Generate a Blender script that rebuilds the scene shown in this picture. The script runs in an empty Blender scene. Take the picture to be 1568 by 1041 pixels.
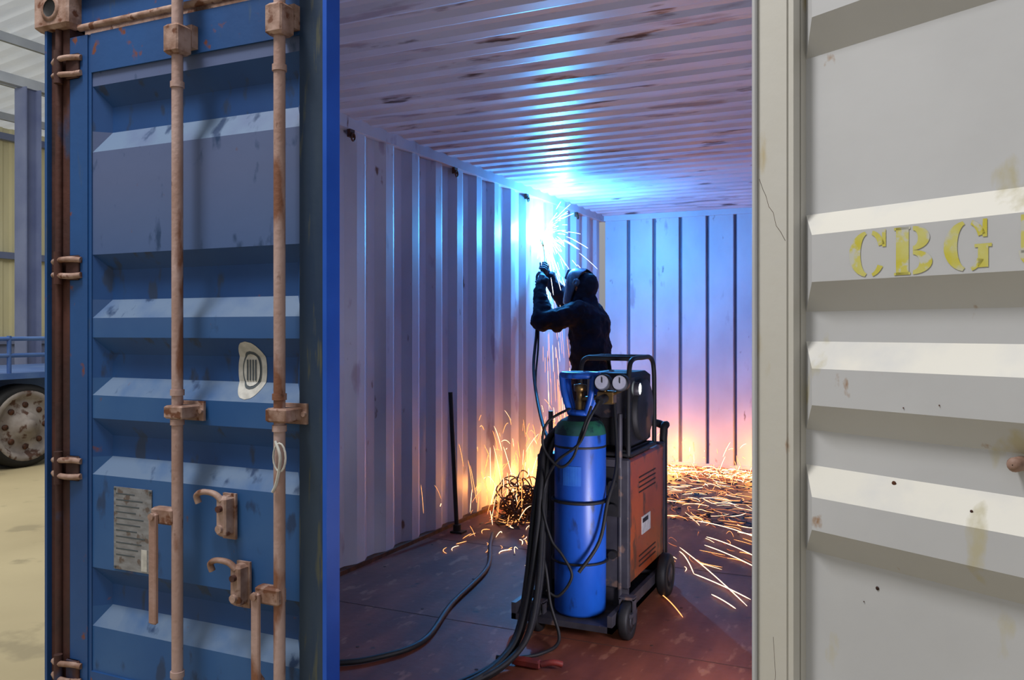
import bpy, math, random
from mathutils import Vector, Matrix, Quaternion
random.seed(7)
scene = bpy.context.scene
COL = scene.collection

# ------------------------------------------------------------------ helpers
def C(r, g, b):
    def f(v):
        v /= 255.0
        return v/12.92 if v <= 0.04045 else ((v+0.055)/1.055)**2.4
    return (f(r), f(g), f(b), 1.0)

def pm(name, c1, c2=None, scale=3.0, stretch=(1,1,1), rough=0.6, metal=0.0, rust=None, rust2=None,
       bump=0.0, bscale=30.0, emis=None, estr=0.0, zfade=None, lo=0.35, hi=0.65, spec=0.4, toplight=None):
    m = bpy.data.materials.new(name); m.use_nodes = True
    nt = m.node_tree; N = nt.nodes; L = nt.links
    b = N['Principled BSDF']
    b.inputs['Roughness'].default_value = rough
    b.inputs['Metallic'].default_value = metal
    b.inputs['Specular IOR Level'].default_value = spec
    tc = N.new('ShaderNodeTexCoord')
    def noise(sc, st, detail=6, off=(0,0,0)):
        mp = N.new('ShaderNodeMapping'); mp.inputs['Scale'].default_value = st
        mp.inputs['Location'].default_value = off
        L.new(tc.outputs['Object'], mp.inputs['Vector'])
        n = N.new('ShaderNodeTexNoise'); n.inputs['Scale'].default_value = sc
        n.inputs['Detail'].default_value = detail
        L.new(mp.outputs['Vector'], n.inputs['Vector'])
        return n.outputs['Fac']
    def rng(src, a, bb):
        r = N.new('ShaderNodeMapRange'); r.inputs['From Min'].default_value = a
        r.inputs['From Max'].default_value = bb
        L.new(src, r.inputs['Value']); return r.outputs['Result']
    def mix(fac, ca, cb):
        x = N.new('ShaderNodeMix'); x.data_type = 'RGBA'
        L.new(fac, x.inputs[0])
        for i, c in ((6, ca), (7, cb)):
            if isinstance(c, tuple): x.inputs[i].default_value = c
            else: L.new(c, x.inputs[i])
        return x.outputs[2]
    col = c1
    if c2 is not None:
        col = mix(rng(noise(scale, stretch), lo, hi), c1, c2)
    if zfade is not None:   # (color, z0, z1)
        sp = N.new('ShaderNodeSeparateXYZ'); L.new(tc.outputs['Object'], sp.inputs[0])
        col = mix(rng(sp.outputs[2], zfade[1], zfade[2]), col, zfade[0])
    if toplight is not None:    # light from above put into the colour of up-facing slopes: (color, a, b)
        ge = N.new('ShaderNodeNewGeometry'); sp = N.new('ShaderNodeSeparateXYZ'); L.new(ge.outputs['True Normal'], sp.inputs[0])
        ab = N.new('ShaderNodeMath'); ab.operation='MULTIPLY'; L.new(rng(sp.outputs[2], toplight[1], toplight[2]), ab.inputs[0])
        L.new(rng(noise(7,(1,1,1)),.2,.55), ab.inputs[1])
        col = mix(ab.outputs[0], col, toplight[0])
    if rust is not None:    # color, threshold, scale, stretch
        col = mix(rng(noise(rust[2], rust[3], 8, (3.1,1.7,5.3)), rust[1], rust[1]+0.07), col, rust[0])
    if rust2 is not None:
        col = mix(rng(noise(rust2[2], rust2[3], 8, (9.1,4.7,1.3)), rust2[1], rust2[1]+0.07), col, rust2[0])
    if isinstance(col, tuple): b.inputs['Base Color'].default_value = col
    else: L.new(col, b.inputs['Base Color'])
    if bump > 0:
        bn = N.new('ShaderNodeBump'); bn.inputs['Strength'].default_value = bump
        bn.inputs['Distance'].default_value = 0.01
        L.new(noise(bscale, (1,1,1)), bn.inputs['Height'])
        L.new(bn.outputs[0], b.inputs['Normal'])
    if emis is not None:
        b.inputs['Emission Color'].default_value = emis
        b.inputs['Emission Strength'].default_value = estr
    return m

class MB:
    def __init__(s): s.v=[]; s.f=[]; s.m=[]; s.s=[]; s.M=Matrix.Identity(4)
    def add(s, vs, fs, m=0, sm=False):
        o=len(s.v); s.v += [s.M @ Vector(p) for p in vs]
        for f in fs: s.f.append([i+o for i in f]); s.m.append(m); s.s.append(sm)
    def box(s,x0,x1,y0,y1,z0,z1,m=0):
        s.add([(x0,y0,z0),(x1,y0,z0),(x1,y1,z0),(x0,y1,z0),(x0,y0,z1),(x1,y0,z1),(x1,y1,z1),(x0,y1,z1)],
              [(0,3,2,1),(4,5,6,7),(0,1,5,4),(1,2,6,5),(2,3,7,6),(3,0,4,7)],m)
    def bbox(s,x0,x1,y0,y1,z0,z1,b,m=0):
        vs=[];fs=[]
        for z,i in ((z0,b),(z0+b,0),(z1-b,0),(z1,b)):
            X0,X1,Y0,Y1=x0+i,x1-i,y0+i,y1-i; c=b*.6
            vs += [(X0+c,Y0,z),(X1-c,Y0,z),(X1,Y0+c,z),(X1,Y1-c,z),(X1-c,Y1,z),(X0+c,Y1,z),(X0,Y1-c,z),(X0,Y0+c,z)]
        for k in range(3):
            for j in range(8):
                a=k*8+j; bb=k*8+(j+1)%8
                fs.append((a,bb,bb+8,a+8))
        fs.append(tuple(range(7,-1,-1))); fs.append(tuple(range(24,32)))
        s.add(vs,fs,m)
    def tube(s,pts,r,seg=8,m=0,closed=False,sm=True,flat=1.0):
        pts=[Vector(p) for p in pts]; n=len(pts)
        rs = r if isinstance(r,(list,tuple)) else [r]*n
        vs=[];fs=[]; nrm=None
        for i,p in enumerate(pts):
            if closed: t=(pts[(i+1)%n]-pts[i-1])
            else: t=(pts[min(i+1,n-1)]-pts[max(i-1,0)])
            t.normalize()
            if nrm is None:
                a=Vector((0,0,1)) if abs(t.z)<0.9 else Vector((1,0,0))
                nrm=(a-t*a.dot(t)).normalized()
            else:
                nrm=(nrm-t*nrm.dot(t)).normalized()
            b=t.cross(nrm)
            for k in range(seg):
                a=2*math.pi*k/seg
                vs.append(p+(nrm*math.cos(a)*flat+b*math.sin(a))*rs[i])
        for i in range(n if closed else n-1):
            for k in range(seg):
                a=i*seg+k;b2=i*seg+(k+1)%seg;j=((i+1)%n)*seg
                fs.append((a,b2,j+(k+1)%seg,j+k))
        s.add(vs,fs,m,sm)
        if not closed:
            s.add(vs[:seg],[tuple(range(seg-1,-1,-1))],m); s.add(vs[-seg:],[tuple(range(seg))],m)
    def cyl(s,p0,p1,r0,r1=None,seg=16,m=0): s.tube([p0,p1],[r0,r0 if r1 is None else r1],seg,m)
    def ell(s,c,r,m=0,seg=20,rings=12,R=None):
        vs=[];fs=[]; c=Vector(c)
        for i in range(rings+1):
            th=math.pi*i/rings
            for k in range(seg):
                a=2*math.pi*k/seg
                p=Vector((r[0]*math.sin(th)*math.cos(a),r[1]*math.sin(th)*math.sin(a),r[2]*math.cos(th)))
                if R is not None: p=R@p
                vs.append(c+p)
        for i in range(rings):
            for k in range(seg):
                fs.append((i*seg+k,(i+1)*seg+k,(i+1)*seg+(k+1)%seg,i*seg+(k+1)%seg))
        s.add(vs,fs,m,True)
    def caps(s,p0,p1,r0,r1,m=0,seg=14):
        p0=Vector(p0);p1=Vector(p1);t=(p1-p0).normalized()
        pts=[];rs=[]
        for i in range(5):
            a=math.pi/2*(1-i/4.0); pts.append(p0-t*r0*math.sin(a)); rs.append(max(r0*math.cos(a),r0*0.05))
        for i in range(5):
            a=math.pi/2*(i/4.0); pts.append(p1+t*r1*math.sin(a)); rs.append(max(r1*math.cos(a),r1*0.05))
        s.tube(pts,rs,seg,m)
    def lathe(s,c,prof,seg=32,m=0,axis='Z'):
        vs=[];fs=[]
        for r,z in prof:
            for k in range(seg):
                a=2*math.pi*k/seg
                p=(r*math.cos(a),r*math.sin(a),z)
                if axis=='X': p=(z,r*math.cos(a),r*math.sin(a))
                if axis=='Y': p=(r*math.cos(a),z,r*math.sin(a))
                vs.append((c[0]+p[0],c[1]+p[1],c[2]+p[2]))
        for i in range(len(prof)-1):
            for k in range(seg):
                fs.append((i*seg+k,i*seg+(k+1)%seg,(i+1)*seg+(k+1)%seg,(i+1)*seg+k))
        s.add(vs,fs,m,True)
    def grid(s,rows,m=0,sm=False):
        nr=len(rows);nc=len(rows[0]);vs=[p for r in rows for p in r];fs=[]
        for i in range(nr-1):
            for j in range(nc-1):
                fs.append((i*nc+j,i*nc+j+1,(i+1)*nc+j+1,(i+1)*nc+j))
        s.add(vs,fs,m,sm)
    def obj(s,name,mats,parent=None):
        me=bpy.data.meshes.new(name)
        me.from_pydata([tuple(v) for v in s.v],[],s.f)
        for mt in mats: me.materials.append(mt)
        for p,mi,sm in zip(me.polygons,s.m,s.s): p.material_index=mi; p.use_smooth=sm
        me.update()
        o=bpy.data.objects.new(name,me); COL.objects.link(o)
        if parent is not None:
            o.parent=parent; o.matrix_parent_inverse=Matrix.Translation(-parent.location)
        return o
def empty(name,loc):
    e=bpy.data.objects.new(name,None); e.location=loc; e.empty_display_size=0.2; COL.objects.link(e); return e
def smooth(pts,n=8,closed=False):
    P=[Vector(p) for p in pts]; out=[]; N=len(P)
    rngi = range(N) if closed else range(N-1)
    for i in rngi:
        if closed: a,b,c,d=P[i-1],P[i],P[(i+1)%N],P[(i+2)%N]
        else: a,b,c,d=P[max(i-1,0)],P[i],P[i+1],P[min(i+2,N-1)]
        for k in range(n):
            t=k/n
            out.append(0.5*((2*b)+(c-a)*t+(2*a-5*b+4*c-d)*t*t+(3*b-a-3*c+d)*t**3))
    if not closed: out.append(P[-1])
    return out

# ------------------------------------------------------------------ materials
RUST=C(112,62,40); RUSTD=C(66,38,28)
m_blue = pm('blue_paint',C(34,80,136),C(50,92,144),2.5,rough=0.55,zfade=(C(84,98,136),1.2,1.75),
            toplight=(C(98,120,150),.15,.5),  # up-slopes painted paler, as if lit from above
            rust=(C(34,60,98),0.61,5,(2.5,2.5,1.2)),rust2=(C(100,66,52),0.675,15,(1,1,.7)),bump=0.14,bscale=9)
m_blueG= pm('blue_groove_shade',C(20,62,118),C(28,74,132),3,rough=0.55,rust=(C(36,56,88),0.59,6,(2.5,2.5,1)),rust2=(RUST,0.69,14,(1,1,1)),bump=0.12,bscale=9)  # darker copy of the door blue: groove shadow put into the colour
m_blueF= pm('blue_frame_paint',C(32,78,136),C(28,66,118),3,(1,1,.4),rough=0.5,rust=(C(58,80,108),0.62,6,(4,4,.5)),rust2=(RUST,0.65,16,(1,1,1)),bump=0.1)
m_blueD= pm('blue_dark_paint',C(26,48,76),C(46,62,80),5,(3,3,.4),rough=0.55,rust=(C(74,78,70),0.58,8,(5,5,.5)),bump=0.1)
m_blueE= pm('blue_edge_paint',C(20,78,180),C(30,88,194),5,rough=0.45)
m_rod  = pm('rusty_rod_paint',C(180,154,148),C(154,122,110),8,(1,1,.5),rough=0.6,rust=(C(124,82,62),0.54,9,(1,1,.35)),rust2=(C(88,54,40),0.66,30,(1,1,.5)),bump=0.2,bscale=60)
m_post = pm('rusty_post',C(80,46,38),C(54,34,32),9,(1,1,.5),rough=0.75,rust=(C(44,56,86),0.60,6,(1,1,.5)),bump=0.3)
m_steel= pm('worn_fitting',C(172,144,132),C(126,94,78),20,rough=0.6,rust=(C(104,64,44),0.57,25,(1,1,1)),bump=0.2,bscale=60)
m_white= pm('white_paint',C(194,195,198),C(185,186,189),2,rough=0.5,toplight=(C(214,211,202),.15,.5),rust=(C(184,178,154),0.65,5.5,(1.6,1.6,.8)),rust2=(C(150,112,74),0.705,15,(1,1,.7)),bump=0.10,bscale=12)  # upper slopes of the pressings carry painted overhead light
m_whiteF=pm('white_frame_paint',C(192,189,180),C(198,196,190),3,(1,1,.5),rough=0.5,rust=(C(184,170,136),0.58,5,(2,2,.5)),rust2=(C(150,112,72),0.66,14,(1,1,.5)),bump=0.08)
m_yel  = pm('yellow_stencil_paint',C(198,188,66),C(200,196,120),24,rough=0.6,rust=(C(194,194,184),0.54,34,(1,1,1)),rust2=(C(192,192,182),0.58,12,(1,1,1)))
m_inw  = pm('interior_wall_paint',C(174,174,188),C(156,155,170),2.2,(1,1,.6),rough=0.42,rust=(C(142,132,146),0.64,7,(1,1,.35)),rust2=(C(100,72,66),0.68,16,(1,1,.4)),bump=0.06,bscale=8)
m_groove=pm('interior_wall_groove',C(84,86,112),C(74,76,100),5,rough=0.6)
m_ceil = pm('interior_ceiling_paint',C(174,178,198),C(158,160,180),2.0,rough=0.38,rust=(C(134,130,148),0.58,5,(.5,2.2,1)),rust2=(C(66,54,60),0.63,4.5,(.7,3.0,1)),bump=0.06,bscale=8)
m_floor= pm('plywood_floor',C(118,64,48),C(92,48,38),3.5,(2.5,.7,1),rough=0.6,rust=(C(134,86,66),0.60,9,(2,.8,1)),rust2=(C(52,32,28),0.67,9,(1,1,1)),bump=0.15,bscale=25,spec=.25)
m_seam = pm('floor_seam',C(70,42,34),rough=0.8)
m_black= pm('black_rubber',C(17,17,19),C(26,25,26),20,rough=0.6)
m_dgrey= pm('dark_grey_steel',C(62,60,66),C(42,40,46),10,rough=0.5,rust=(C(100,80,70),0.62,18,(1,1,1)))
m_orange=pm('orange_enamel',C(164,72,22),C(132,54,20),4,rough=0.4,rust=(C(84,44,28),0.56,12,(1,1,.6)),rust2=(C(60,40,32),.62,20,(1,1,1)))
m_gas  = pm('gas_bottle_blue',C(26,88,188),C(20,68,156),5,(1,1,.5),rough=0.38,rust=(C(22,44,92),0.60,14,(1,1,.4)))
m_green= pm('bottle_shoulder_green',C(36,96,66),C(26,68,66),9,rough=0.4,rust=(C(16,40,44),0.52,18,(1,1,1)))
m_brass= pm('brass',C(150,122,76),C(110,84,50),20,rough=0.4,metal=0.9)
m_dial = pm('gauge_face',C(184,186,198),C(168,170,184),30,rough=0.3)
m_label= pm('paper_label',C(196,194,188),C(172,170,164),40,rough=0.6)
m_plate= pm('data_plate',C(144,146,152),C(122,122,126),24,(1,1,3),rough=0.45,metal=0.3,rust=(C(104,92,88),0.58,30,(1,1,1)))
m_ink  = pm('sticker_ink',C(70,78,84),rough=0.6)
m_cloth= pm('work_clothes',C(16,18,28),C(24,26,40),8,rough=0.9,bump=0.5,bscale=18,spec=.15)
m_glove= pm('leather_glove',C(32,34,46),C(44,44,56),25,rough=0.8,bump=0.3,bscale=60)
m_helm = pm('helmet_shell',C(44,54,70),C(54,64,82),15,rough=0.25)
m_glass= pm('dark_visor_glass',C(8,14,16),rough=0.08)
m_skin = pm('skin',C(160,112,90),C(148,100,80),20,rough=0.6)
m_boot = pm('leather_boot',C(30,24,22),C(44,34,30),20,rough=0.6)
m_red  = pm('red_clamp',C(120,40,32),C(96,34,30),20,rough=0.6)
m_arc  = pm('arc_plasma',C(200,230,255),rough=1,emis=(0.7,0.88,1,1),estr=60)
m_led  = pm('lamp_lens',C(230,240,255),rough=.4,emis=(0.85,0.95,1,1),estr=8)
m_spk  = pm('glowing_sparks',C(255,170,100),rough=1,emis=(1,0.40,0.12,1),estr=2.0)
m_spkw = pm('hot_sparks',C(255,230,190),rough=1,emis=(1,0.68,0.38,1),estr=3.0)
m_ember= pm('cooling_sparks',C(150,70,40),rough=1,emis=(1,0.32,0.10,1),estr=.6)
m_spkb = pm('arc_spatter',C(220,230,255),rough=1,emis=(.85,0.90,1,1),estr=4)
m_scrap= pm('steel_scrap',C(92,54,34),C(50,32,26),25,rough=0.6,metal=0.3)
m_conc = pm('workshop_concrete',C(182,168,132),C(166,152,118),.8,rough=0.6,rust=(C(150,138,108),0.60,2.5,(1,1,1)),bump=0.05)
m_yclad= pm('yellow_cladding',C(226,218,178),C(212,204,162),1.5,(1,1,.3),rough=0.6)
m_bsteel=pm('blue_grey_steel',C(120,130,162),C(102,112,148),2,rough=0.5)
m_lsteel=pm('light_roof_steel',C(176,182,190),C(158,164,174),2,rough=0.5)
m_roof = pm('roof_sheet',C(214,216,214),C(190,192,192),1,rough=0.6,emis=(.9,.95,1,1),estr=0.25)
m_wheel= pm('wheel_disc',C(150,142,136),C(116,106,100),6,rough=0.6,rust=(C(76,50,38),0.55,9,(1,1,1)))
m_tbl  = pm('trailer_blue',C(60,92,150),C(80,110,160),4,rough=0.5)

# ------------------------------------------------------------------ container shell
XL,XR,YF,YB,ZC = -2.60,-0.27,2.02,7.75,2.36
def corr(a0,a1,pitch,f_in,sl,f_out):
    out=[(a0,0)]; a=a0
    while a < a1-0.01:
        for da,k in ((f_in,0),(sl,1),(f_out,1),(sl,0)):
            a+=da
            if a>=a1: break
            out.append((a,k))
    out.append((a1,out[-1][1])); return out
mb=MB(); P=corr(YF,YB,.278,.072,.068,.070)
mb.grid([[(XL-.032*k,a,0.0),(XL-.032*k,a,ZC-.02)] for a,k in P],0)
mb.grid([[(XL-.005-.032*k,a,0.0),(XL-.005-.032*k,a,ZC-.02)] for a,k in P],1)
mb.box(XL-.06,XL+.022,YF,YB,ZC-.055,ZC+.02,0)
mb.box(XL-.06,XL+.012,YF,YB,-.14,.022,2)
mb.obj('wall_left',[m_inw,m_blueF,m_scrap])
mb=MB()
mb.grid([[(XR+.036*k,a,0.0),(XR+.036*k,a,ZC-.02)] for a,k in P],0)
mb.grid([[(XR+.005+.036*k,a,0.0),(XR+.005+.036*k,a,ZC-.02)] for a,k in P],1)
mb.box(XR-.022,XR+.06,YF+.15,YB,ZC-.055,ZC+.02,0)
mb.box(XR-.012,XR+.06,YF+.15,YB,-.14,.022,0)
mb.obj('wall_right',[m_inw,m_blueF])
mb=MB(); P=corr(XL+.03,XR,.25,.215,.006,.023)
for (a,k),(a2,k2) in zip(P,P[1:]):
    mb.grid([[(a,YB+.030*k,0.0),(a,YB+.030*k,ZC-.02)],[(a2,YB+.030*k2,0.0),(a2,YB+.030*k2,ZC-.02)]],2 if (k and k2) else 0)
mb.grid([[(a,YB+.005+.034*k,0.0),(a,YB+.005+.034*k,ZC-.02)] for a,k in P],1)
mb.box(XL,XR,YB-.02,YB+.06,ZC-.05,ZC+.02,0)
mb.box(XL,XR,YB-.012,YB+.06,-.14,.03,0)
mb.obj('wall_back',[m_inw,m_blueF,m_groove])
mb=MB(); P=corr(YF+.06,YB,.17,.06,.035,.04)
mb.grid([[(XL-.03,a,ZC+.011*k),(XR+.03,a,ZC+.011*k)] for a,k in P],0)
mb.grid([[(XL-.03,a,ZC+.006+.011*k),(XR+.03,a,ZC+.006+.011*k)] for a,k in P],1)
mb.obj('ceiling',[m_ceil,m_blueF])
mb=MB(); mb.box(XL-.01,XR+.01,YF,YB,-.03,0,0)
for y in (3.2,4.4,5.6,6.8): mb.box(XL+.02,XR-.02,y,y+.004,0,.0012,1)
for i in range(60):
    x=XL+.12+ (i%5)*.53; y=YF+.25+(i//5)*.5
    mb.cyl((x,y,0),(x,y,.002),.007,seg=8,m=1)
mb.obj('floor',[m_floor,m_seam])
mb=MB()
for y in (3.62,4.75,5.9,7.0):
    mb.box(XL,XL+.02,y-.02,y+.02,ZC-.095,ZC-.055,0)
    mb.tube([(XL+.024,y+.016*math.cos(a),ZC-.095+.02*math.sin(a)) for a in [i*math.pi/6 for i in range(12)]],.005,6,0,True)
mb.obj('lashing_rings',[m_scrap])
mb=MB()
mb.box(-2.66,-.2,1.985,2.10,2.285,2.42,0)
mb.box(-2.66,-.2,1.96,2.10,2.395,2.42,0)
mb.tube([(-2.5,1.955,2.275),(-1.40,1.955,2.275)],.012,8,1)
mb.box(-2.52,-.3,1.99,2.09,2.262,2.285,1)
mb.obj('trim_header',[m_blueF,m_steel])
mb=MB(); mb.box(-2.66,-.2,1.97,2.06,-.15,-.03,0); mb.obj('trim_sill',[m_blueF])
mb=MB()
mb.box(-2.662,-2.65,1.945,2.12,-.15,2.40,0)
mb.box(-2.65,-2.56,1.963,2.12,-.15,2.40,1)
mb.tube([(-2.605,1.957,-.15),(-2.605,1.957,2.30)],.012,8,1)
for (z0,z1) in ((2.285,2.42),(-.16,-.06)):
    mb.bbox(-2.70,-2.53,1.93,2.09,z0,z1,.012,2)
    mb.lathe((-2.615,1.929,(z0+z1)/2),[(0.001,.0),(.028,0),(.03,-.002)],16,3,'Y')
    mb.lathe((-2.615,1.93,(z0+z1)/2),[(.03,-.004),(.042,-.004),(.045,.002)],16,2,'Y')
mb.obj('trim_post_left',[m_blueF,m_post,m_steel,m_black])
mb=MB(); mb.box(-.285,-.20,2.06,2.16,-.15,2.40,0); mb.obj('trim_post_right',[m_whiteF])

# ------------------------------------------------------------------ doors
GR=[(2.075,2.01,1.925,1.855),(1.512,1.462,1.362,1.300),(1.235,1.178,1.10,1.042),(.965,.905,.835,.777),(.466,.405,.335,.27)]
W=1.068; DZ0,DZ1=-.02,2.25; PS0,PS1=.10,.97; GD=.042
def prof_rows():
    r=[(2.12,0)]
    for a,b,c,d in GR: r += [(a,0),(b,1),(c,1),(d,0)]
    r.append((.12,0)); return r
def pdepth(z):
    R=prof_rows()
    for (z0,k0),(z1,k1) in zip(R,R[1:]):
        if z0>=z>=z1: return (k0+(k1-k0)*((z0-z)/(z0-z1) if z0!=z1 else 0))*GD
    return 0
def door_leaf(name,O,sd,nd,white):
    """local frame: X=s along width, Y=-n (towards inside), Z up"""
    M=Matrix(((sd[0],-nd[0],0,O[0]),(sd[1],-nd[1],0,O[1]),(0,0,1,0),(0,0,0,1)))
    mb=MB(); mb.M=M
    R=prof_rows(); S=[(PS0,0),(PS0+.045,1),(PS1-.045,1),(PS1,0)]
    def sheet(off,mi_of):
        # corner facets of every pressing are triangulated explicitly, so both skins stay parallel
        for (za,ka),(zb,kb) in zip(R,R[1:]):
            mi=mi_of(ka,kb)
            for (sa,fa),(sb,fb) in zip(S,S[1:]):
                p=[(sa,off+GD*ka*fa,za),(sb,off+GD*ka*fb,za),(sb,off+GD*kb*fb,zb),(sa,off+GD*kb*fa,zb)]
                if fa!=fb and ka!=kb:
                    # split from the fully raised corner's outer neighbour to the deep corner
                    deep=[i for i,(kk,ff) in enumerate(((ka,fa),(ka,fb),(kb,fb),(kb,fa))) if kk*ff==1][0]
                    o=(deep+2)%4
                    mb.add(p,[(deep,(deep+1)%4,o),(deep,o,(deep+3)%4)],mi)
                else: mb.add(p,[(0,1,2,3)],mi)
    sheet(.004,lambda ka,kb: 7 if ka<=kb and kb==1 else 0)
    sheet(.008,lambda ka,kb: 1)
    for y0,y1,mi in ((-.004,.026,2),(.026,.056,3)):
        mb.box(0,.085,y0,y1,DZ0,DZ1,mi)
        mb.box(.085,PS0,y0+.004,y1-.004 if mi==3 else y1,DZ0,DZ1,mi)
        mb.box(PS1,W-.014,y0,y1,DZ0,DZ1,4 if mi==2 else mi)
        mb.box(PS0,PS1,y0,y1,2.12,DZ1,mi)
        mb.box(PS0,PS1,y0,y1,DZ0,.12,mi)
    mb.box(W-.014,W,-.006,.056,DZ0,DZ1,5)
    if not white: mb.box(-.012,0,.012,.04,DZ0,DZ1,6)
    if white:
        mb.tube([(.004,.062,DZ0),(.004,.062,DZ1)],.006,8,1)
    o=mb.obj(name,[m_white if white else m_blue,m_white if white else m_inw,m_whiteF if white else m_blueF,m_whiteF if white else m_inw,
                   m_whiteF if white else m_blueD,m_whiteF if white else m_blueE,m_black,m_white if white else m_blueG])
    h=MB(); h.M=M
    for rs in (.55,.944):
        h.cyl((rs,-.06,-.10),(rs,-.06,2.36),.017,seg=14,m=0)
        for z in ((1.01,) if rs<.6 else (1.017,)):
            h.bbox(rs-.032,rs+.042,-.085,-.002,z-.020,z+.020,.005,1)
            h.box(rs-.048,rs+.058,-.012,-.003,z-.03,z+.03,1)
            for q in (-.04,.05): h.cyl((rs+q,-.012,z),(rs+q,-.02,z),.008,seg=8,m=1)
        h.bbox(rs-.03,rs+.03,-.09,-.03,2.10,2.19,.008,1)
        h.box(rs-.035,rs+.028,-.03,-.0045,2.13,2.20,1)
        h.bbox(rs-.03,rs+.034,-.085,.02,2.30,2.38,.01,1)
        for z in (2.0,1.06,.97,.2): h.cyl((rs,-.06,z),(rs,-.06,z+.018),.021,seg=14,m=0)
        h.bbox(rs-.03,rs+.035,-.09,-.03,-.08,-.02,.008,1)
    h.bbox(.462,.548,-.083,-.045,.665,.715,.006,1)
    h.bbox(.468,.498,-.097,-.083,.36,.70,.005,0)
    h.cyl((.484,-.05,.69),(.484,-.104,.69),.011,seg=10,m=1)
    h.bbox(.872,.958,-.083,-.045,.475,.525,.006,1)
    h.bbox(.870,.898,-.097,-.083,.20,.51,.005,0)
    h.cyl((.884,-.05,.50),(.884,-.104,.50),.011,seg=10,m=1)
    h.tube(smooth([(.872,-.07,.46),(.86,-.07,.36),(.868,-.07,.28),(.89,-.07,.25)],5),.009,8,0)
    for sx,z in ((.625,.765),(.680,.565)):
        h.tube(smooth([(sx-.004,-.045,z-.030),(sx-.006,-.05,z-.006),(sx+.02,-.05,z+.006),(sx+.06,-.045,z+.002),(sx+.085,-.04,z-.018)],5),.011,8,1,flat=.8)
        h.bbox(sx+.066,sx+.104,-.048,-.002,z-.125,z-.005,.008,1)
        h.box(sx+.060,sx+.110,-.011,-.003,z-.138,z-.0,1)
        h.cyl((sx+.085,-.048,z-.04),(sx+.085,-.060,z-.04),.010,seg=10,m=4)
        h.cyl((sx+.085,-.048,z-.1),(sx+.085,-.058,z-.1),.012,seg=10,m=1)
    h.tube([(.965+.022*math.cos(a),-.085,.90+.040*math.sin(a)) for a in [i*math.pi/8 for i in range(16)]],.003,6,3,True)
    h.tube(smooth([(.95,-.085,.945),(.972,-.09,.90),(.955,-.085,.83),(.94,-.085,.80)],5),.0045,6,3)
    if not white:
        for z in (2.15,1.47,.793,.105):
            for dz in (-.028,.028):
                h.tube(smooth([(.06,-.008,z+dz*.9),(.03,-.014,z+dz),(-.0,-.022,z+dz),(-.04,-.022,z+dz*.9),(-.075,-.008,z+dz*.8)],4),.010,8,2)
            h.cyl((-.035,-.022,z-.055),(-.035,-.022,z+.055),.014,seg=10,m=4)
            h.bbox(-.012,.050,-.012,-.003,z-.042,z+.042,.004,4)
    ho=h.obj('locking_gear',[m_rod,m_steel,m_steel,m_label,m_post])
    ho.parent=o
    return o,M
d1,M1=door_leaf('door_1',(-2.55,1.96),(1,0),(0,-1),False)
a=math.radians(30.7)
d2,M2=door_leaf('door_2',(-.2645,2.003),(math.cos(a),-math.sin(a)),(math.sin(a),math.cos(a)),True)

st=MB(); st.M=M1
cs,cz,rw,rh=.752,1.137,.056,.088
def sshape(k,off,mi,pw=2.2):
    rows=[]
    for i in range(41):
        t=-1+2*i/40; z=cz+rh*k*t; hw=rw*k*(max(0,1-abs(t)**pw))**(1/pw)
        rows.append([(cs+hw*q,.004+pdepth(z)-off,z) for q in (-1,-.5,0,.5,1)])
    st.grid(rows,mi)
sshape(1.0,.0015,0); sshape(.66,.0030,1); sshape(.56,.0048,0)
for q in (-.016,-.0055,.0055,.016):
    st.grid([[(cs+q-.0028,.004+pdepth(z)-.0066,z),(cs+q+.0028,.004+pdepth(z)-.0066,z)] for z in [cz-.032+.064*i/12 for i in range(13)]],1)
so=st.obj('sticker',[m_label,m_ink]); so.parent=d1
pl=MB(); pl.M=M1
pl.box(.205,.375,.0,.0035,.475,.745,0)
for i in range(11):
    z=.725-.02*i; pl.box(.215,.30+.05*((i*37)%10)/10,-.0006,.0,z-.004,z,1)
for s_ in (.211,.369):
    for z in (.482,.738): pl.cyl((s_,.0,z),(s_,-.003,z),.004,seg=8,m=1)
pl.box(.330,.355,-.001,.0,.48,.55,2)
po=pl.obj('data_plate',[m_plate,m_ink,m_label]); po.parent=d1

lt=MB(); lt.M=M2
YL=.008+GD+.0012
def arcseg(cx,cz,ro,ri,a0,a1,n=14):
    o=[];i_=[]
    for k in range(n+1):
        t=math.radians(a0+(a1-a0)*k/n)
        o.append((cx+ro[0]*math.cos(t),YL,cz+ro[1]*math.sin(t))); i_.append((cx+ri[0]*math.cos(t),YL,cz+ri[1]*math.sin(t)))
    lt.grid([o,i_],0)
def lbox(x0,x1,z0,z1): lt.grid([[(x0,YL,z0),(x1,YL,z0)],[(x0,YL,z1),(x1,YL,z1)]],0)
zc=1.412; hh=.046
c0=.276
arcseg(c0,zc,(.042,hh),(.017,hh-.006),100,260)
arcseg(c0+.004,zc,(.034,hh),(.020,hh-.008),22,80); arcseg(c0+.004,zc,(.034,hh),(.020,hh-.006),280,325)
lbox(c0+.030,c0+.038,zc+.012,zc+hh)
lbox(.335,.361,zc-hh,zc+hh); lbox(.331,.364,zc+hh-.005,zc+hh); lbox(.331,.364,zc-hh,zc-hh+.005)
arcseg(.369,zc+.023,(.033,.023),(.010,.015),-90,90); arcseg(.369,zc-.023,(.038,.023),(.013,.015),-90,90)
g0=.470
arcseg(g0,zc,(.042,hh),(.017,hh-.006),100,260)
arcseg(g0+.004,zc,(.032,hh),(.018,hh-.008),25,80); arcseg(g0+.004,zc,(.032,hh),(.018,hh-.006),280,325)
lbox(g0+.014,g0+.044,zc-.004,zc+.002); lbox(g0+.020,g0+.038,zc-hh+.006,zc-.004); lbox(g0+.028,g0+.036,zc+.014,zc+hh)
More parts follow.
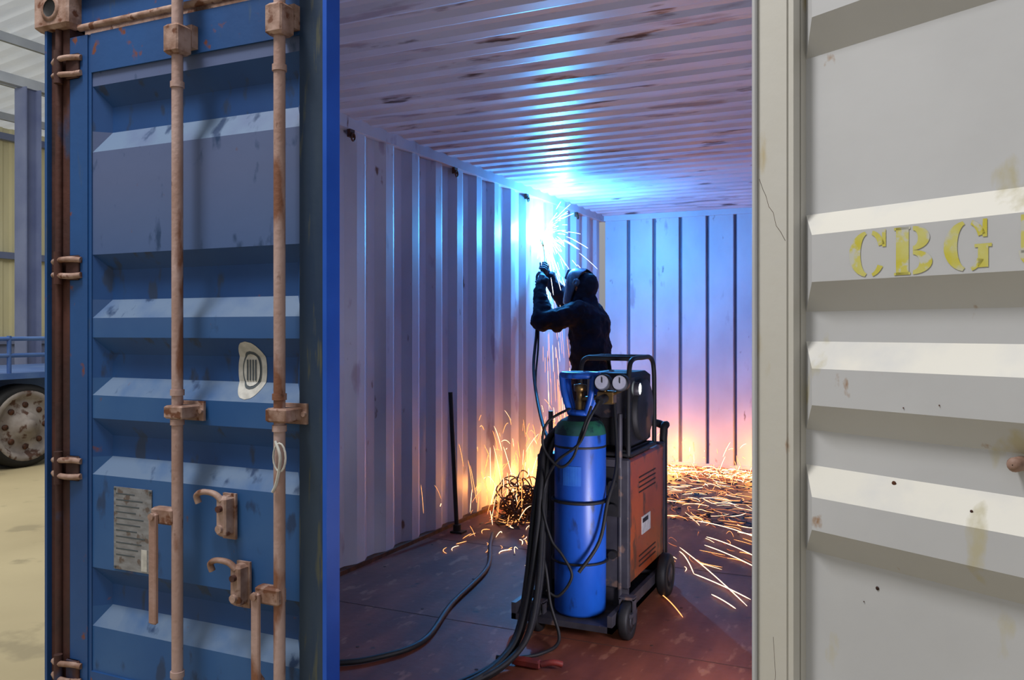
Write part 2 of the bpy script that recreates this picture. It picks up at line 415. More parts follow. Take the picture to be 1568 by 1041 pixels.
lbox(.562,.585,zc-.02,zc+hh); arcseg(.59,zc-.015,(.032,.032),(.006,.02),180,360); lbox(.602,.622,zc-.02,zc+hh)
lo=lt.obj('stencil_letters',[m_yel]); lo.parent=d2
bt=MB(); bt.M=M2
bt.lathe((.545,.008,1.025),[(.013,-.003),(.013,.03),(.009,.036),(.001,.036)],14,0,'Y')
for s_,z,r in ((.27,.735,.0040),(.31,.955,.005),(.24,.70,.0015),(.42,1.12,.0015),(.35,1.11,.0015),(.47,.93,.003)):
    bt.lathe((s_,.008+pdepth(z)+.0012,z),[(.0003,.0012),(r*.6,.001),(r,.0)],10,1,'Y')
cr=[(.012,1.60),(.022,1.575),(.030,1.56),(.038,1.535),(.050,1.52),(.058,1.49),(.070,1.475),(.082,1.455)]
bt.tube([(s_,.056,z) for s_,z in cr],.0006,4,1)
bt.tube([(.05,.056,.58),(.056,.056,.50),(.052,.056,.44),(.06,.056,.36)],.0005,4,1)
bo=bt.obj('rivets',[m_steel,m_scrap]); bo.parent=d2

# ------------------------------------------------------------------ gas cylinder
gcy=empty('gas_cylinder',(-1.215,3.33,0))
gc=(-1.215,3.33,0)
mb=MB()
mb.lathe(gc,[(.001,.078),(.098,.08),(.108,.092),(.109,.45),(.108,.825)],36,0)
mb.lathe(gc,[(.108,.825),(.105,.845),(.096,.868),(.080,.882)],36,1)
mb.lathe(gc,[(.080,.882),(.055,.895),(.036,.905),(.034,.925),(.001,.926)],36,3)
mb.lathe(gc,[(.108,.77),(.1095,.772),(.1095,.778),(.108,.780)],36,3)
mb.lathe(gc,[(.02,.92),(.022,.96),(.016,.965),(.016,1.0),(.026,1.003),(.028,1.03),(.001,1.034)],16,2)
mb.cyl((gc[0],gc[1],.965),(gc[0]+.10,gc[1]-.02,.985),.011,seg=10,m=2)
top=[(gc[0]+.078*math.cos(a),gc[1]+.06*math.sin(a),1.070) for a in [i*math.pi/12 for i in range(24)]]
mb.tube(top,.014,8,0,True)
for sx in (-1,1):
    for sy in (-1,1):
        mb.tube(smooth([(gc[0]+sx*.070,gc[1]+sy*.034,1.07),(gc[0]+sx*.060,gc[1]+sy*.03,.99),(gc[0]+sx*.036,gc[1]+sy*.022,.91)],4),.014,8,0)
mb.tube([(gc[0]+.045*math.cos(a),gc[1]+.032*math.sin(a),.912) for a in [i*math.pi/8 for i in range(16)]],.014,8,0,True)
rows=[]
for z in (.62,.70):
    rows.append([(gc[0]+.1098*math.cos(t),gc[1]+.1098*math.sin(t),z) for t in [math.radians(-110+6*i) for i in range(8)]])
mb.grid(rows,4)
mb.obj('bottle',[m_gas,m_green,m_brass,m_black,pm('bottle_label',C(30,88,180),C(40,100,186),30,rough=.5)],gcy)
mb=MB()
mb.bbox(gc[0]+.09,gc[0]+.16,gc[1]-.05,gc[1]+.0,.955,1.01,.006,0)
for gx,gz in ((-1.095,1.045),(-1.020,1.045)):
    mb.lathe((gx,3.27,gz),[(.001,.03),(.033,.03),(.035,.0),(.035,-.012),(.031,-.014)],22,1,'Y')
    mb.lathe((gx,3.27,gz),[(.031,-.010),(.001,-.010)],22,2,'Y')
    mb.box(gx-.002,gx+.002,3.2575,3.259,gz,gz+.022,1)
    mb.cyl((gx,3.285,gz-.03),(-1.075,3.30,.99),.007,seg=8,m=0)
mb.cyl((-1.09,3.285,.98),(-1.09,3.21,.975),.018,seg=14,m=1)
mb.obj('pressure_regulator',[m_brass,m_black,m_dial],gcy)

# ------------------------------------------------------------------ welding machine on trolley
mw=empty('welding_machine',(-1.25,3.75,0))
x0,x1,y0,y1,z0,z1=-1.46,-1.045,3.465,4.06,.16,.70
mb=MB()
mb.bbox(x0,x1,y0,y1,z0,z1,.012,0)
mb.bbox(x0-.004,x1+.004,y0-.015,y0+.02,z0-.01,z1+.01,.008,1)
mb.bbox(x0-.004,x1+.004,y1-.02,y1+.015,z0-.01,z1+.01,.008,1)
mb.box(x0+.03,x1-.03,y0-.02,y0-.012,z0+.30,z1-.03,2)
for i in range(4): mb.box(x1,x1+.002,y0+.16,y1-.16,.60-.022*i,.606-.022*i,2)
for i in range(3): mb.box(x1,x1+.002,y0+.16,y1-.16,.25-.022*i,.256-.022*i,2)
mb.box(x1,x1+.003,y0+.20,y0+.34,.34,.42,3)
mb.box(x1,x1+.0035,y0+.21,y0+.30,.39,.41,2)
for i,z in enumerate((.60,.50,.30)):
    mb.cyl((x1-.06,y0-.015,z),(x1-.06,y0-.045,z),.018,seg=14,m=2)
    mb.cyl((x1-.25,y0-.015,z),(x1-.25,y0-.05,z),.022,seg=14,m=2)
mb.obj('housing',[m_orange,m_dgrey,m_black,m_label],mw)
mb=MB()
mb.box(-1.47,-1.03,3.19,4.14,.05,.075,0)
mb.box(-1.47,-1.45,3.19,4.14,.05,.12,0); mb.box(-1.05,-1.03,3.19,4.14,.05,.12,0)
mb.box(-1.45,-1.05,3.47,3.49,.075,.17,0); mb.box(-1.45,-1.05,4.02,4.05,.075,.17,0)
mb.tube(smooth([(-1.44,4.11,.08),(-1.44,4.11,.72),(-1.43,4.15,.78),(-1.25,4.17,.80),(-1.07,4.15,.78),(-1.06,4.11,.72),(-1.06,4.11,.08)],5),.020,8,1)
for x in (-1.40,-1.08): mb.tube([(x,3.455,.075),(x,3.455,.90)],.011,8,0)
mb.tube([(gc[0]+.117*math.cos(t),gc[1]+.117*math.sin(t),.55) for t in [i*math.pi/14 for i in range(28)]],.007,6,1,True)
mb.tube([(gc[0]+.117*math.cos(t),gc[1]+.117*math.sin(t),.30) for t in [i*math.pi/14 for i in range(28)]],.005,6,1,True)
def wheel(c,r,w,m=1):
    mb.lathe(c,[(.001,-w*.5),(r*.5,-w*.5),(r*.55,-w*.35),(r*.6,-w*.5),(r*.93,-w*.5),(r,-w*.3),(r,w*.3),(r*.93,w*.5),(r*.6,w*.5),(r*.55,w*.35),(r*.5,w*.5),(.001,w*.5)],24,m,'X')
    mb.lathe(c,[(.001,-w*.52),(r*.35,-w*.52),(r*.35,w*.52),(.001,w*.52)],16,0,'X')
for x,y,r in ((-1.0,3.30,.078),(-1.37,3.24,.062)):
    wheel((x,y,r),r,.04)
    for sx in (-.028,.028): mb.box(x+sx-.003,x+sx+.003,y-.015,y+.02,r-.01,r+.09 if r>.07 else r+.06,0)
    mb.box(x-.031,x+.031,y-.015,y+.03,(r+.085 if r>.07 else r+.055),(r+.095 if r>.07 else r+.065),0)
mb.box(-1.05,-.97,3.26,3.34,.10,.115,0)
wheel((-1.0,3.92,.10),.10,.045); wheel((-1.50,3.92,.10),.10,.045)
mb.cyl((-1.50,3.92,.10),(-1.0,3.92,.10),.012,m=0)
mb.obj('trolley',[m_dgrey,m_black],mw)
mb=MB()
fx0,fx1,fy0,fy1,fz0,fz1=-1.27,-1.06,3.52,3.88,.735,1.07
mb.bbox(fx0,fx1,fy0,fy1,fz0,fz1,.02,0)
mb.bbox(fx0+.02,fx1-.01,fy0-.012,fy0+.01,fz0+.14,fz1-.02,.006,1)
mb.lathe((fx1,3.71,.90),[(.14,-.01),(.14,.018),(.125,.024),(.04,.024),(.03,.03),(.001,.03)],28,0,'X')
for x in (fx0-.0,fx1+.010):
    mb.tube(smooth([(x,3.48,.72),(x,3.48,.95),(x,3.49,1.08),(x,3.54,1.130),(x,3.70,1.135),(x,3.83,1.13),(x,3.89,1.08),(x,3.90,.95),(x,3.90,.72)],6),.011,8,0)
    mb.tube([(x,3.48,.722),(x,3.90,.722)],.011,8,0)
for y in (3.58,3.82): mb.tube([(fx0,y,1.134),(fx1+.010,y,1.134)],.011,8,0)
for y in (3.48,3.90): mb.tube([(fx0,y,.722),(fx1+.010,y,.722)],.012,8,0)
mb.box(fx0,fx1,3.55,3.85,.70,.74,0)
for z in (.80,.86): mb.cyl((fx0+.07,fy0,z),(fx0+.07,fy0-.05,z),.02,seg=12,m=1)
mb.cyl((fx0+.14,fy0-.01,.97),(fx0+.14,fy0-.03,.97),.018,seg=14,m=1)
mb.lathe((fx1+.005,3.60,1.0),[(.030,-.0),(.030,.022),(.026,.024)],18,1,'X')
mb.lathe((fx1+.005,3.60,1.0),[(.026,.020),(.001,.020)],18,2,'X')
mb.obj('wire_feeder',[m_black,m_dgrey,m_led],mw)

# ------------------------------------------------------------------ cables
def cable(name,paths,mats=None,parent=None):
    mb=MB()
    for pts,r,mi in paths: mb.tube(smooth(pts,8),r,8,mi)
    return mb.obj(name,mats or [m_black],parent)
cable('welding_cable',[([(-2.25,4.61,.014),(-2.14,4.35,.014),(-1.947,3.914,.014),(-1.84,3.34,.014),(-1.728,2.91,.014),(-1.80,2.68,.014),(-1.95,2.55,.014),(-2.3,2.4,.014)],.012,0)])
pp=[]
base=[(-1.30,3.50,.88),(-1.37,3.36,.78),(-1.36,3.27,.62),(-1.35,3.2,.45),(-1.335,3.09,.25),(-1.32,2.95,.10),(-1.325,2.80,.035),(-1.36,2.62,.018),(-1.45,2.40,.018)]
for k,(dx,dy,dz) in enumerate(((0,0,0),(.024,.01,.0),(-.024,.012,.0),(.004,-.024,.016),(.03,-.018,.012))):
    w=[]
    for i,p in enumerate(base):
        spread=1+ .5*math.sin(i*1.3+k*2)
        w.append((p[0]+dx*spread,p[1]+dy*spread,p[2]+(dz if i>5 else dz*.3)))
    pp.append((w,.012 if k else .015,0))
cable('hose_bundle',pp,None,mw)
hose=[]
hose.append(([(-1.09,3.21,.975),(-1.12,3.17,.90),(-1.17,3.19,.80),(-1.27,3.20,.72),(-1.335,3.24,.62),(-1.33,3.20,.52),(-1.29,3.19,.40),(-1.24,3.19,.34),(-1.20,3.19,.26),(-1.25,3.17,.18),(-1.30,3.16,.20)],.006,0))
hose.append(([(-1.25,3.3,.93),(-1.31,3.20,.88),(-1.33,3.2,.78),(-1.26,3.2,.70),(-1.20,3.20,.74),(-1.16,3.19,.84),(-1.13,3.23,.95)],.006,0))
hose.append(([(-1.10,3.44,.95),(-1.07,3.38,.70),(-1.085,3.30,.55),(-1.10,3.24,.40),(-1.17,3.19,.28)],.008,0))
hose.append(([(-1.36,3.2,.40),(-1.30,3.15,.30),(-1.27,3.13,.16),(-1.22,3.10,.03),(-1.25,2.98,.012),(-1.33,2.9,.012)],.007,0))
cable('gas_hoses',hose,None,gcy)
cable('torch_lead',[([(-2.462,5.83,1.60),(-2.45,5.78,1.50),(-2.43,5.72,1.25),(-2.36,5.50,.98),(-2.10,5.0,.72),(-1.80,4.45,.62),(-1.52,4.05,.72),(-1.42,3.86,.85),(-1.27,3.75,.90)],.011,0),
                     ([(-2.462,5.83,1.60),(-2.43,5.76,1.45),(-2.40,5.68,1.15),(-2.30,5.40,.85),(-2.02,4.9,.60),(-1.75,4.40,.54),(-1.50,4.05,.66),(-1.42,3.86,.80),(-1.27,3.75,.84)],.007,0)],None,mw)
mb=MB(); mb.bbox(-1.31,-1.20,2.85,2.885,.002,.035,.008,0); mb.tube(smooth([(-1.20,2.868,.02),(-1.16,2.88,.03),(-1.13,2.90,.02)],4),.012,8,0)
mb.tube([(-1.31,2.868,.02),(-1.38,2.86,.02)],.01,8,1); mb.obj('earth_clamp',[m_red,m_black])
mb=MB(); mb.box(-2.52,-2.44,4.56,4.63,0,.012,0); mb.cyl((-2.49,4.595,.0),(-2.545,4.61,.87),.014,seg=10,m=0); mb.cyl((-2.49,4.595,.0),(-2.49,4.595,.05),.025,seg=12,m=0)
mb.obj('pry_bar',[m_black])

# ------------------------------------------------------------------ welder
wd=empty('welder',(-2.12,5.95,0))
b=MB()
b.ell((-2.09,5.95,1.10),(.150,.195,.24)); b.ell((-2.10,5.95,1.28),(.158,.205,.19)); b.ell((-2.085,5.95,.92),(.155,.195,.14))
b.caps((-2.115,5.80,1.385),(-2.115,6.10,1.385),.092,.092); b.caps((-2.11,5.95,1.40),(-2.135,5.95,1.50),.090,.078)
b.caps((-2.12,5.785,1.385),(-2.37,5.70,1.325),.092,.074); b.caps((-2.37,5.70,1.325),(-2.44,5.81,1.55),.076,.056)
b.caps((-2.12,6.115,1.385),(-2.33,6.17,1.41),.090,.074); b.caps((-2.33,6.17,1.41),(-2.430,6.055,1.615),.074,.056)
b.ell((-2.40,5.705,1.315),(.07,.07,.07)); b.ell((-2.28,5.73,1.33),(.07,.078,.085))
b.caps((-2.445,5.83,1.58),(-2.44,5.845,1.625),.046,.046); b.caps((-2.430,6.045,1.64),(-2.447,6.03,1.675),.044,.046)
for hy,k,an in ((5.86,(-2.13,5.84,.50),(-2.08,5.82,.10)),(6.04,(-2.17,6.07,.50),(-2.14,6.10,.10))):
    b.caps((-2.10,hy,.88),k,.105,.082); b.caps(k,an,.084,.070)
    b.caps((an[0],an[1],.16),(an[0],an[1],.11),.078,.076)
bo=b.obj('body',[m_cloth],wd)
r=bo.modifiers.new('r','REMESH'); r.mode='VOXEL'; r.voxel_size=.011; r.use_smooth_shade=True
s_=bo.modifiers.new('s','SMOOTH'); s_.iterations=5; s_.factor=.5
tx=bpy.data.textures.new('folds','CLOUDS'); tx.noise_scale=.085
dm=bo.modifiers.new('d','DISPLACE'); dm.texture=tx; dm.strength=.045; dm.mid_level=.55
tx2=bpy.data.textures.new('creases','CLOUDS'); tx2.noise_scale=.03
dm=bo.modifiers.new('d2','DISPLACE'); dm.texture=tx2; dm.strength=.014; dm.mid_level=.5
b=MB()
for an in ((-2.08,5.82),(-2.14,6.10)):
    b.caps((an[0]+.03,an[1],.055),(an[0]-.16,an[1],.045),.052,.043); b.caps((an[0],an[1],.06),(an[0],an[1],.14),.052,.05)
    b.box(an[0]-.20,an[0]+.085,an[1]-.045,an[1]+.045,.001,.03,0)
bo=b.obj('boots',[m_boot],wd)
r=bo.modifiers.new('r','REMESH'); r.mode='VOXEL'; r.voxel_size=.009; r.use_smooth_shade=True
f=Vector((-.84,.20,.42)).normalized(); l=Vector((0,0,1)).cross(f).normalized(); u=f.cross(l)
H=Vector((-2.150,5.95,1.585))
MH=Matrix(((f.x,l.x,u.x,H.x),(f.y,l.y,u.y,H.y),(f.z,l.z,u.z,H.z),(0,0,0,1)))
b=MB(); b.M=MH
b.ell((0,0,.0),(.092,.074,.112)); b.ell((.02,0,-.075),(.06,.05,.045)); b.caps((.088,0,.01),(.106,0,-.022),.010,.014)
b.ell((.088,0,-.055),(.012,.024,.006)); b.ell((.088,0,-.066),(.011,.02,.006))
for q in (-1,1): b.ell((.083,q*.03,.012),(.012,.014,.008)); b.ell((-.003,q*.076,-.005),(.014,.01,.03))
ho=b.obj('head',[m_skin],wd)
b=MB(); b.M=MH
b.ell((-.024,0,.012),(.094,.090,.108)); b.caps((-.03,0,-.03),(-.050,0,-.14),.084,.092); b.caps((-.08,-.05,-.15),(-.08,.05,-.15),.05,.05)
hd=b.obj('hood',[m_cloth],wd)
r=hd.modifiers.new('r','REMESH'); r.mode='VOXEL'; r.voxel_size=.009; r.use_smooth_shade=True
s_=hd.modifiers.new('s','SMOOTH'); s_.iterations=3
dm=hd.modifiers.new('d2','DISPLACE'); dm.texture=tx2; dm.strength=.014; dm.mid_level=.5
b=MB(); b.M=MH
rows=[]
for i in range(17):
    t=i/16; z=.128-.300*t
    if t<.25: k=math.sqrt(max(0.02,1-((.25-t)/.25)**2))
    else: k=1-.38*((t-.25)/.75)**1.6
    row=[]
    for j in range(21):
        an=math.radians(-108+216*j/20)
        cx=abs(math.cos(an))**.75*(1 if math.cos(an)>0 else -1)
        row.append((.02+.118*k*cx if math.cos(an)>0 else .02+.05*cx*k, .110*k*math.sin(an), z))
    rows.append(row)
b.grid(rows,0,True)
b.bbox(.118,.146,-.062,.062,.0,.082,.006,0); b.box(.1455,.148,-.050,.050,.012,.070,1)
for q in (-1,1): b.lathe((0.0,q*.106,.03),[(.026,-.008),(.026,.008),(.02,.012),(.001,.012)],16,0,'Y')
hm=b.obj('welding_helmet',[m_helm,m_glass],wd)
so=hm.modifiers.new('so','SOLIDIFY'); so.thickness=.004
A0=Vector((-2.462,5.83,1.60)); A1=Vector((-2.488,6.02,1.78)); tip=Vector((-2.55,6.11,1.965))
mb=MB(); mb.tube(smooth([A0,(A0+A1)/2,A1],6),.018,12,0)
mb.tube(smooth([A1,(-2.50,6.06,1.83),(-2.525,6.09,1.90),tip],6),.009,10,1)
mb.tube([tip+(tip-Vector((-2.525,6.09,1.90))).normalized()*-.05,tip+(tip-Vector((-2.525,6.09,1.90))).normalized()*.01],.016,12,1)
mb.obj('welding_torch',[m_black,m_brass],wd)
ax=(A1-A0).normalized()
def hand(name,c,wrist,flip):
    c=Vector(c); rad=(Vector(wrist)-c); rad=(rad-ax*rad.dot(ax)).normalized(); tan=ax.cross(rad)*flip
    b=MB()
    pc=c+rad*.038
    R=Matrix((rad,tan,ax)).transposed()
    b.ell(pc-tan*.006,(.018,.038,.045),R=R)
    b.caps(pc-tan*.01,Vector(wrist),.028,.040)
    Ls=(.92,1.0,.95,.78)
    for i,o in enumerate((.034,.0115,-.0115,-.033)):
        base=c+ax*o; pts=[]
        for k in range(5):
            t=math.radians(38+ k*48*Ls[i]); rr=.031-.001*k
            pts.append(base+(rad*math.cos(t)+tan*math.sin(t))*rr)
        rs=[.0112,.0105,.0098,.0090,.0082]
        for k in range(4): b.caps(pts[k],pts[k+1],rs[k],rs[k+1],seg=10)
    tb=c+ax*.034+rad*.036-tan*.022
    t1=tb+ax*.012-tan*.014-rad*.018; t2=c+ax*.046-tan*.030-rad*.008; t3=c+ax*.042-tan*.018-rad*.028
    b.caps(tb,t1,.014,.012,seg=10); b.caps(t1,t2,.012,.0105,seg=10); b.caps(t2,t3,.0105,.0088,seg=10)
    o=b.obj(name,[m_glove],wd)
    r=o.modifiers.new('r','REMESH'); r.mode='VOXEL'; r.voxel_size=.0035; r.use_smooth_shade=True
    return o
hand('left_hand',A0+ax*.05,(-2.443,5.835,1.62),1)
hand('right_hand',A0+ax*.20,(-2.445,6.035,1.672),-1)
mb=MB(); mb.ell((-2.568,6.125,2.0),(.016,.016,.022),0,12,8); mb.obj('welding_arc',[m_arc])

# ------------------------------------------------------------------ scrap and sparks
mb=MB()
for i in range(75):
    cx=-2.31+random.gauss(0,.08); cy=5.22+random.gauss(0,.10); cz=.02+abs(random.gauss(0,.08)); R_=random.uniform(.04,.12)
    n=Vector((random.gauss(0,1),random.gauss(0,1),random.gauss(0,1)+.3)).normalized()
    a1=n.orthogonal().normalized(); a2=n.cross(a1)
    pts=[Vector((cx,cy,cz))+(a1*math.cos(t)+a2*math.sin(t))*R_*random.uniform(.85,1.15) for t in [k*2*math.pi/10 for k in range(10)]]
    for p in pts: p.z=max(p.z,.006); p.x=max(p.x,XL+.02)
    mb.tube(smooth(pts,3,True),.005,5,0,True)
mb.obj('wire_scrap_pile',[m_scrap])
mb=MB()
for i in range(420):
    if i<260: x=random.uniform(-1.75,-.75); y=random.uniform(5.5,7.6)
    else: x=random.uniform(-2.5,-1.9); y=random.uniform(4.8,6.4)
    if abs(x+2.1)<.22 and abs(y-5.95)<.25: continue
    a_=random.uniform(0,math.pi); Ls=random.uniform(.01,.05); h=random.uniform(.003,.010); ww=random.uniform(.003,.010)
    d=Vector((math.cos(a_),math.sin(a_),0)); n=Vector((-d.y,d.x,0)); c=Vector((x,y,0))
    q=[c-d*Ls-n*ww,c+d*Ls-n*ww,c+d*Ls+n*ww,c-d*Ls+n*ww]
    t=[c-d*Ls*.7,c+d*Ls*.8]
    vs=[(p.x,p.y,.001) for p in q]+[(p.x,p.y,h) for p in t]
    mb.add(vs,[(0,3,2,1),(0,1,5,4),(2,3,4,5),(1,2,5),(3,0,4)],0)
mb.obj('metal_shavings',[m_black])
mb=MB()
def streak(p0,v,T0,T1,r,m):
    pts=[]; n=7
    for k in range(n+1):
        t=T0+(T1-T0)*k/n
        p=Vector(p0)+Vector(v)*t+Vector((0,0,-4.9))*t*t
        if p.z<.006 or p.x<XL+.03 or p.y>YB-.04 or p.z>ZC-.07: return
        pts.append(p)
    mb.tube(pts,[r*.4]+[r]*(n-1)+[r*.3],4,m)
src=(-2.55,6.14,2.02)
for i in range(130):      # spatter thrown straight out of the arc
    az=random.uniform(-1.35,1.5); el=random.uniform(-1.5,.9); sp=random.uniform(1.5,4.2)
    v=(sp*math.cos(el)*math.cos(az)*.6,sp*math.cos(el)*math.sin(az),sp*math.sin(el))
    T=random.uniform(.0,.12); streak(src,v,T,T+random.uniform(.02,.07),random.uniform(.0009,.0017),random.choice((3,3,1)))
for i in range(120):      # sparks raining down beside the wall
    az=random.uniform(-1.4,1.5); sp=random.uniform(.1,.8)
    v=(abs(sp*math.cos(az)),sp*math.sin(az)*1.0,random.uniform(-.6,.8))
    T=random.uniform(.05,.60); streak(src,v,T,T+random.uniform(.02,.06),random.uniform(.0008,.0015),random.choice((0,0,1)))
for i in range(420):      # bounce off the floor beside the wall
    y=random.gauss(5.65,.55); x=random.uniform(XL+.05,XL+.42)
    v=(random.uniform(-.4,.9),random.uniform(-1.4,.6),random.uniform(1.0,3.8))
    T=random.uniform(0,.30); streak((x,y,.01),v,T,T+random.uniform(.04,.13),random.uniform(.0010,.0021),random.choice((0,0,1)))
for i in range(140):
    x=random.uniform(-2.4,-.7); y=random.uniform(6.6,7.6)
    v=(random.uniform(-.8,.8),random.uniform(-.8,.3),random.uniform(.8,2.6))
    T=random.uniform(0,.2); streak((x,y,.01),v,T,T+random.uniform(.03,.09),random.uniform(.0010,.0019),random.choice((0,0,1)))
def bed(n,xa,xb,ya,yb,La,Lb,ra,rb,dirs,ms=(0,0,2,2,1)):
    for i in range(n):
        x=random.uniform(xa,xb);y=random.uniform(ya,yb);an=math.radians(random.gauss(*dirs)); Ls=random.uniform(La,Lb)
        h=random.choice((0,0,.01,.03))*random.random(); cv=random.uniform(-.25,.25)
        d=Vector((math.cos(an),math.sin(an),0)); nn=Vector((-d.y,d.x,0)); p=Vector((x,y,.006))
        q=[p+d*Ls*(k/6)+nn*Ls*cv*4*(k/6)*(1-k/6)+Vector((0,0,h*4*(k/6)*(1-k/6))) for k in range(7)]
        r=random.uniform(ra,rb)
        if q[-1].x>XR-.05 or q[-1].x<XL+.04 or q[-1].y>YB-.04: continue
        mb.tube(q,[r*.4,r,r,r,r,r,r*.3],4,random.choice(ms))
bed(300,-1.8,-.7,5.5,7.5,.05,.24,.0009,.0020,(-35,45))
bed(40,-1.25,-.55,4.4,5.6,.06,.22,.0010,.0020,(-40,22),(0,1,2))
bed(220,-2.5,-1.95,4.9,6.7,.03,.16,.0009,.0020,(-60,45))
bed(34,-2.40,-1.75,4.2,5.1,.05,.14,.0014,.0026,(-75,14),(0,1))
bed(360,-2.4,-.8,7.15,7.68,.03,.14,.0014,.0030,(-30,60),(0,1,1,2))
for p0,p1,h in (((-1.14,4.79),(-.62,3.90),.01),((-1.02,4.9),(-.60,4.45),.01),((-1.12,4.7),(-.95,4.3),.02),((-1.03,3.92),(-.85,3.63),.01),
                ((-.95,4.3),(-.62,4.0),.005),((-.90,5.3),(-.5,5.05),.01),((-1.2,5.5),(-.72,5.15),.015),((-.85,5.6),(-.6,5.45),.01),
                ((-.80,4.0),(-.66,3.84),.004),((-1.05,5.1),(-.7,4.75),.01)):
    pts=[Vector((p0[0]+(p1[0]-p0[0])*k/12,p0[1]+(p1[1]-p0[1])*k/12,.008+h*4*(k/12)*(1-k/12))) for k in range(13)]
    mb.tube(pts,[.0008]+[.0024]*11+[.0008],5,random.choice((0,1)))
mb.obj('welding_sparks',[m_spk,m_spkw,m_ember,m_spkb])

# ------------------------------------------------------------------ workshop surroundings
mb=MB(); mb.grid([[(-22,-8,-.16),(8,-8,-.16)],[(-22,24,-.16),(8,24,-.16)]],0); mb.obj('workshop_floor',[m_conc])
mb=MB()
P=corr(-2,22,.3,.12,.03,.12)
mb.grid([[(-15-.04*k,a,1.0),(-15-.04*k,a,5.0)] for a,k in P],0)
mb.box(-15.25,-14.95,-2,22,-.16,1.0,1)
for z in (1.0,2.57,4.75): mb.box(-14.97,-14.85,-2,22,z,z+.12,1)
mb.obj('workshop_wall',[m_yclad,m_bsteel])
mb=MB()
for y in (2.0,8.0,14.3):
    x=-11.3
    mb.box(x-.12,x+.12,y-.12,y-.10,-.16,4.7,0); mb.box(x-.12,x+.12,y+.10,y+.12,-.16,4.7,0); mb.box(x-.010,x+.010,y-.10,y+.10,-.16,4.7,0)
    mb.box(x-.25,x+.25,y-.25,y+.25,-.16,-.13,0)
mb.box(-11.36,-11.24,-2,20,4.7,4.84,1)
mb.obj('steel_column',[m_bsteel,m_lsteel])
mb=MB()
P=corr(-2,20,.3,.12,.05,.08)
mb.grid([[(-16,a,5.0+.05*k),(-3.6,a,6.4+.05*k)] for a,k in P],0)
for x in (-14.5,-13,-11.5,-10,-8.5,-7,-5.5,-4.2):
    z=5.0+(x+16)*(1.4/12.4); mb.box(x-.03,x+.03,-2,20,z-.16,z-.03,1)
mb.obj('workshop_roof',[m_roof,m_lsteel])
tr=empty('trailer',(-8.9,6,-.16))
mb=MB()
def twheel(x,y,r):
    mb.lathe((x,y,r-.16),[(r*.62,-.12),(r*.9,-.13),(r,-.09),(r,.09),(r*.9,.13),(r*.80,.12)],40,0,'X')
    mb.lathe((x,y,r-.16),[(r*.86,.10),(r*.84,.13),(r*.72,.12),(r*.66,.07),(r*.34,.10),(r*.30,.14),(r*.16,.15),(r*.14,.19),(.001,.19)],40,1,'X')
    for k in range(8):
        a_=k*math.pi/4; mb.lathe((x+.10,y+r*.5*math.cos(a_),r-.16+r*.5*math.sin(a_)),[(.03,-.02),(.03,.0),(.001,.0)],10,2,'X')
twheel(-8.3,5.78,.43); twheel(-8.3,4.75,.43)
mb.obj('wheels',[m_black,m_wheel,m_scrap],tr)
mb=MB()
mb.box(-10.2,-8.15,3.0,8.4,.76,.82,0); mb.box(-9.7,-8.6,3.0,8.4,.5,.76,0); mb.cyl((-10,5.78,.27),(-8.4,5.78,.27),.06,m=1); mb.cyl((-10,4.75,.27),(-8.4,4.75,.27),.06,m=1)
for z in (1.0,1.17): mb.tube([(-8.2,3.0,z),(-8.2,8.4,z)],.022,8,0)
for y in (3.0,4.3,5.6,6.9,8.3): mb.tube([(-8.2,y,.8),(-8.2,y,1.2)],.022,8,0)
mb.box(-9.6,-9.45,3,8,.05,.5,1)
mb.box(-9.7,-9.0,3.2,3.3,-.16,.5,1); mb.box(-9.7,-9.0,8.1,8.2,-.16,.5,1)
mb.obj('deck',[m_tbl,m_dgrey],tr)

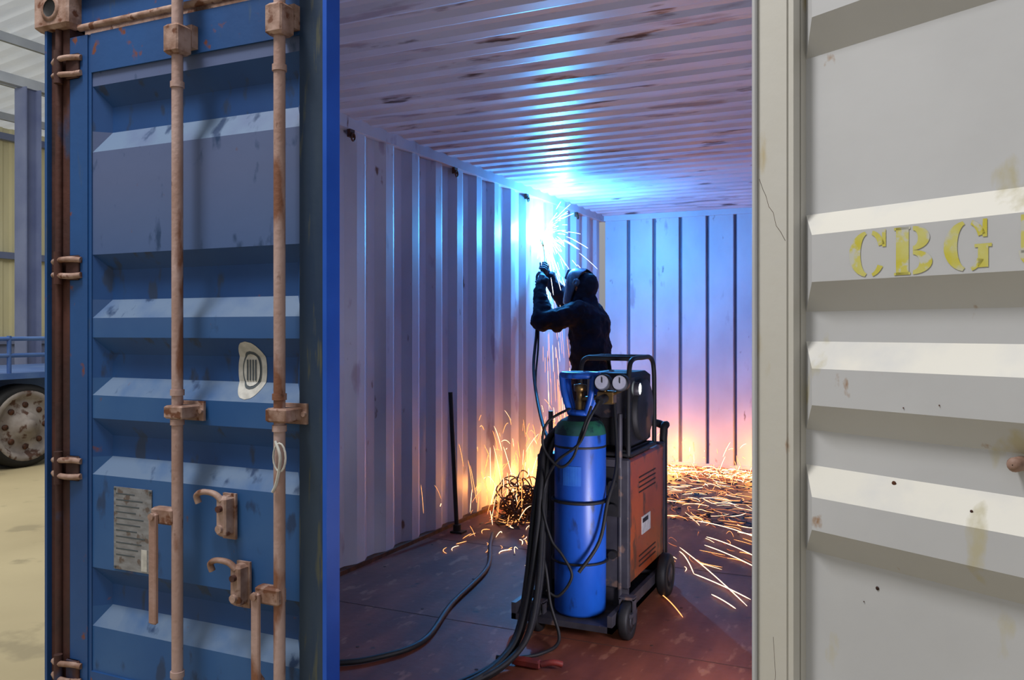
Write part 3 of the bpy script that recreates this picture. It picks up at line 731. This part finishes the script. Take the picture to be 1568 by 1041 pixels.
# ------------------------------------------------------------------ lights
def light(name,typ,loc,energy,color,size=.1,target=None,**k):
    l_=bpy.data.lights.new(name,typ); l_.energy=energy; l_.color=color
    if typ=='AREA': l_.shape='RECTANGLE'; l_.size=size; l_.size_y=k.get('sy',size)
    elif typ=='POINT': l_.shadow_soft_size=size
    o=bpy.data.objects.new(name,l_); o.location=loc; COL.objects.link(o)
    if target is not None:
        o.rotation_euler=(Vector(target)-Vector(loc)).to_track_quat('-Z','Y').to_euler()
    return o
light('arc_light','POINT',(-2.44,6.17,2.05),190,(.06,.42,1.0),.03)
light('spark_glow','POINT',(-2.42,5.35,.14),13,(1,.38,.08),.04)
light('spark_glow_mid','POINT',(-2.42,6.05,.14),15,(1,.38,.08),.04)
light('spark_glow_wall','POINT',(-2.42,6.8,.14),14,(1,.38,.08),.04)
light('spark_glow_back','POINT',(-1.85,7.48,.13),15,(1,.36,.06),.04)
light('spark_glow_right','POINT',(-1.10,7.46,.13),17,(1,.36,.06),.04)
light('workshop_lamp','AREA',(-2.5,.45,5.6),200,(1,.98,.95),1.0,target=(-1.2,2.2,1.0),sy=1.0)
light('workshop_fill_side','AREA',(-8,3,5.0),260,(1,.98,.93),3,target=(-9.5,5.5,0),sy=3)  # added fill that brightens the side of the workshop, no known fixture
light('container_fill_light','AREA',(-.345,2.75,.35),15,(.92,.88,1),.25,target=(-1.9,4.6,2.0),sy=.25)  # added unseen fill for ceiling and walls, hidden behind the door post

w=bpy.data.worlds.new('world'); scene.world=w; w.use_nodes=True
nt=w.node_tree; bg=nt.nodes['Background']
tc=nt.nodes.new('ShaderNodeTexCoord'); sp=nt.nodes.new('ShaderNodeSeparateXYZ'); rp=nt.nodes.new('ShaderNodeValToRGB')
nt.links.new(tc.outputs['Generated'],sp.inputs[0]); mr=nt.nodes.new('ShaderNodeMapRange'); mr.inputs[1].default_value=-1; mr.inputs[2].default_value=1
nt.links.new(sp.outputs[2],mr.inputs[0]); nt.links.new(mr.outputs[0],rp.inputs[0]); nt.links.new(rp.outputs[0],bg.inputs[0])
rp.color_ramp.elements[0].position=.40; rp.color_ramp.elements[0].color=(.22,.22,.24,1)
rp.color_ramp.elements[1].position=.85; rp.color_ramp.elements[1].color=(.92,.95,1,1)
bg.inputs[1].default_value=.70
scene.view_settings.view_transform='Standard'

cam=bpy.data.cameras.new('camera'); co=bpy.data.objects.new('camera',cam); COL.objects.link(co)
co.location=(0,0,1.26); co.rotation_euler=(math.pi/2,0,math.radians(24.7))
cam.lens=29.46; cam.sensor_width=36; cam.shift_y=-.0098; cam.clip_start=.05
scene.camera=co
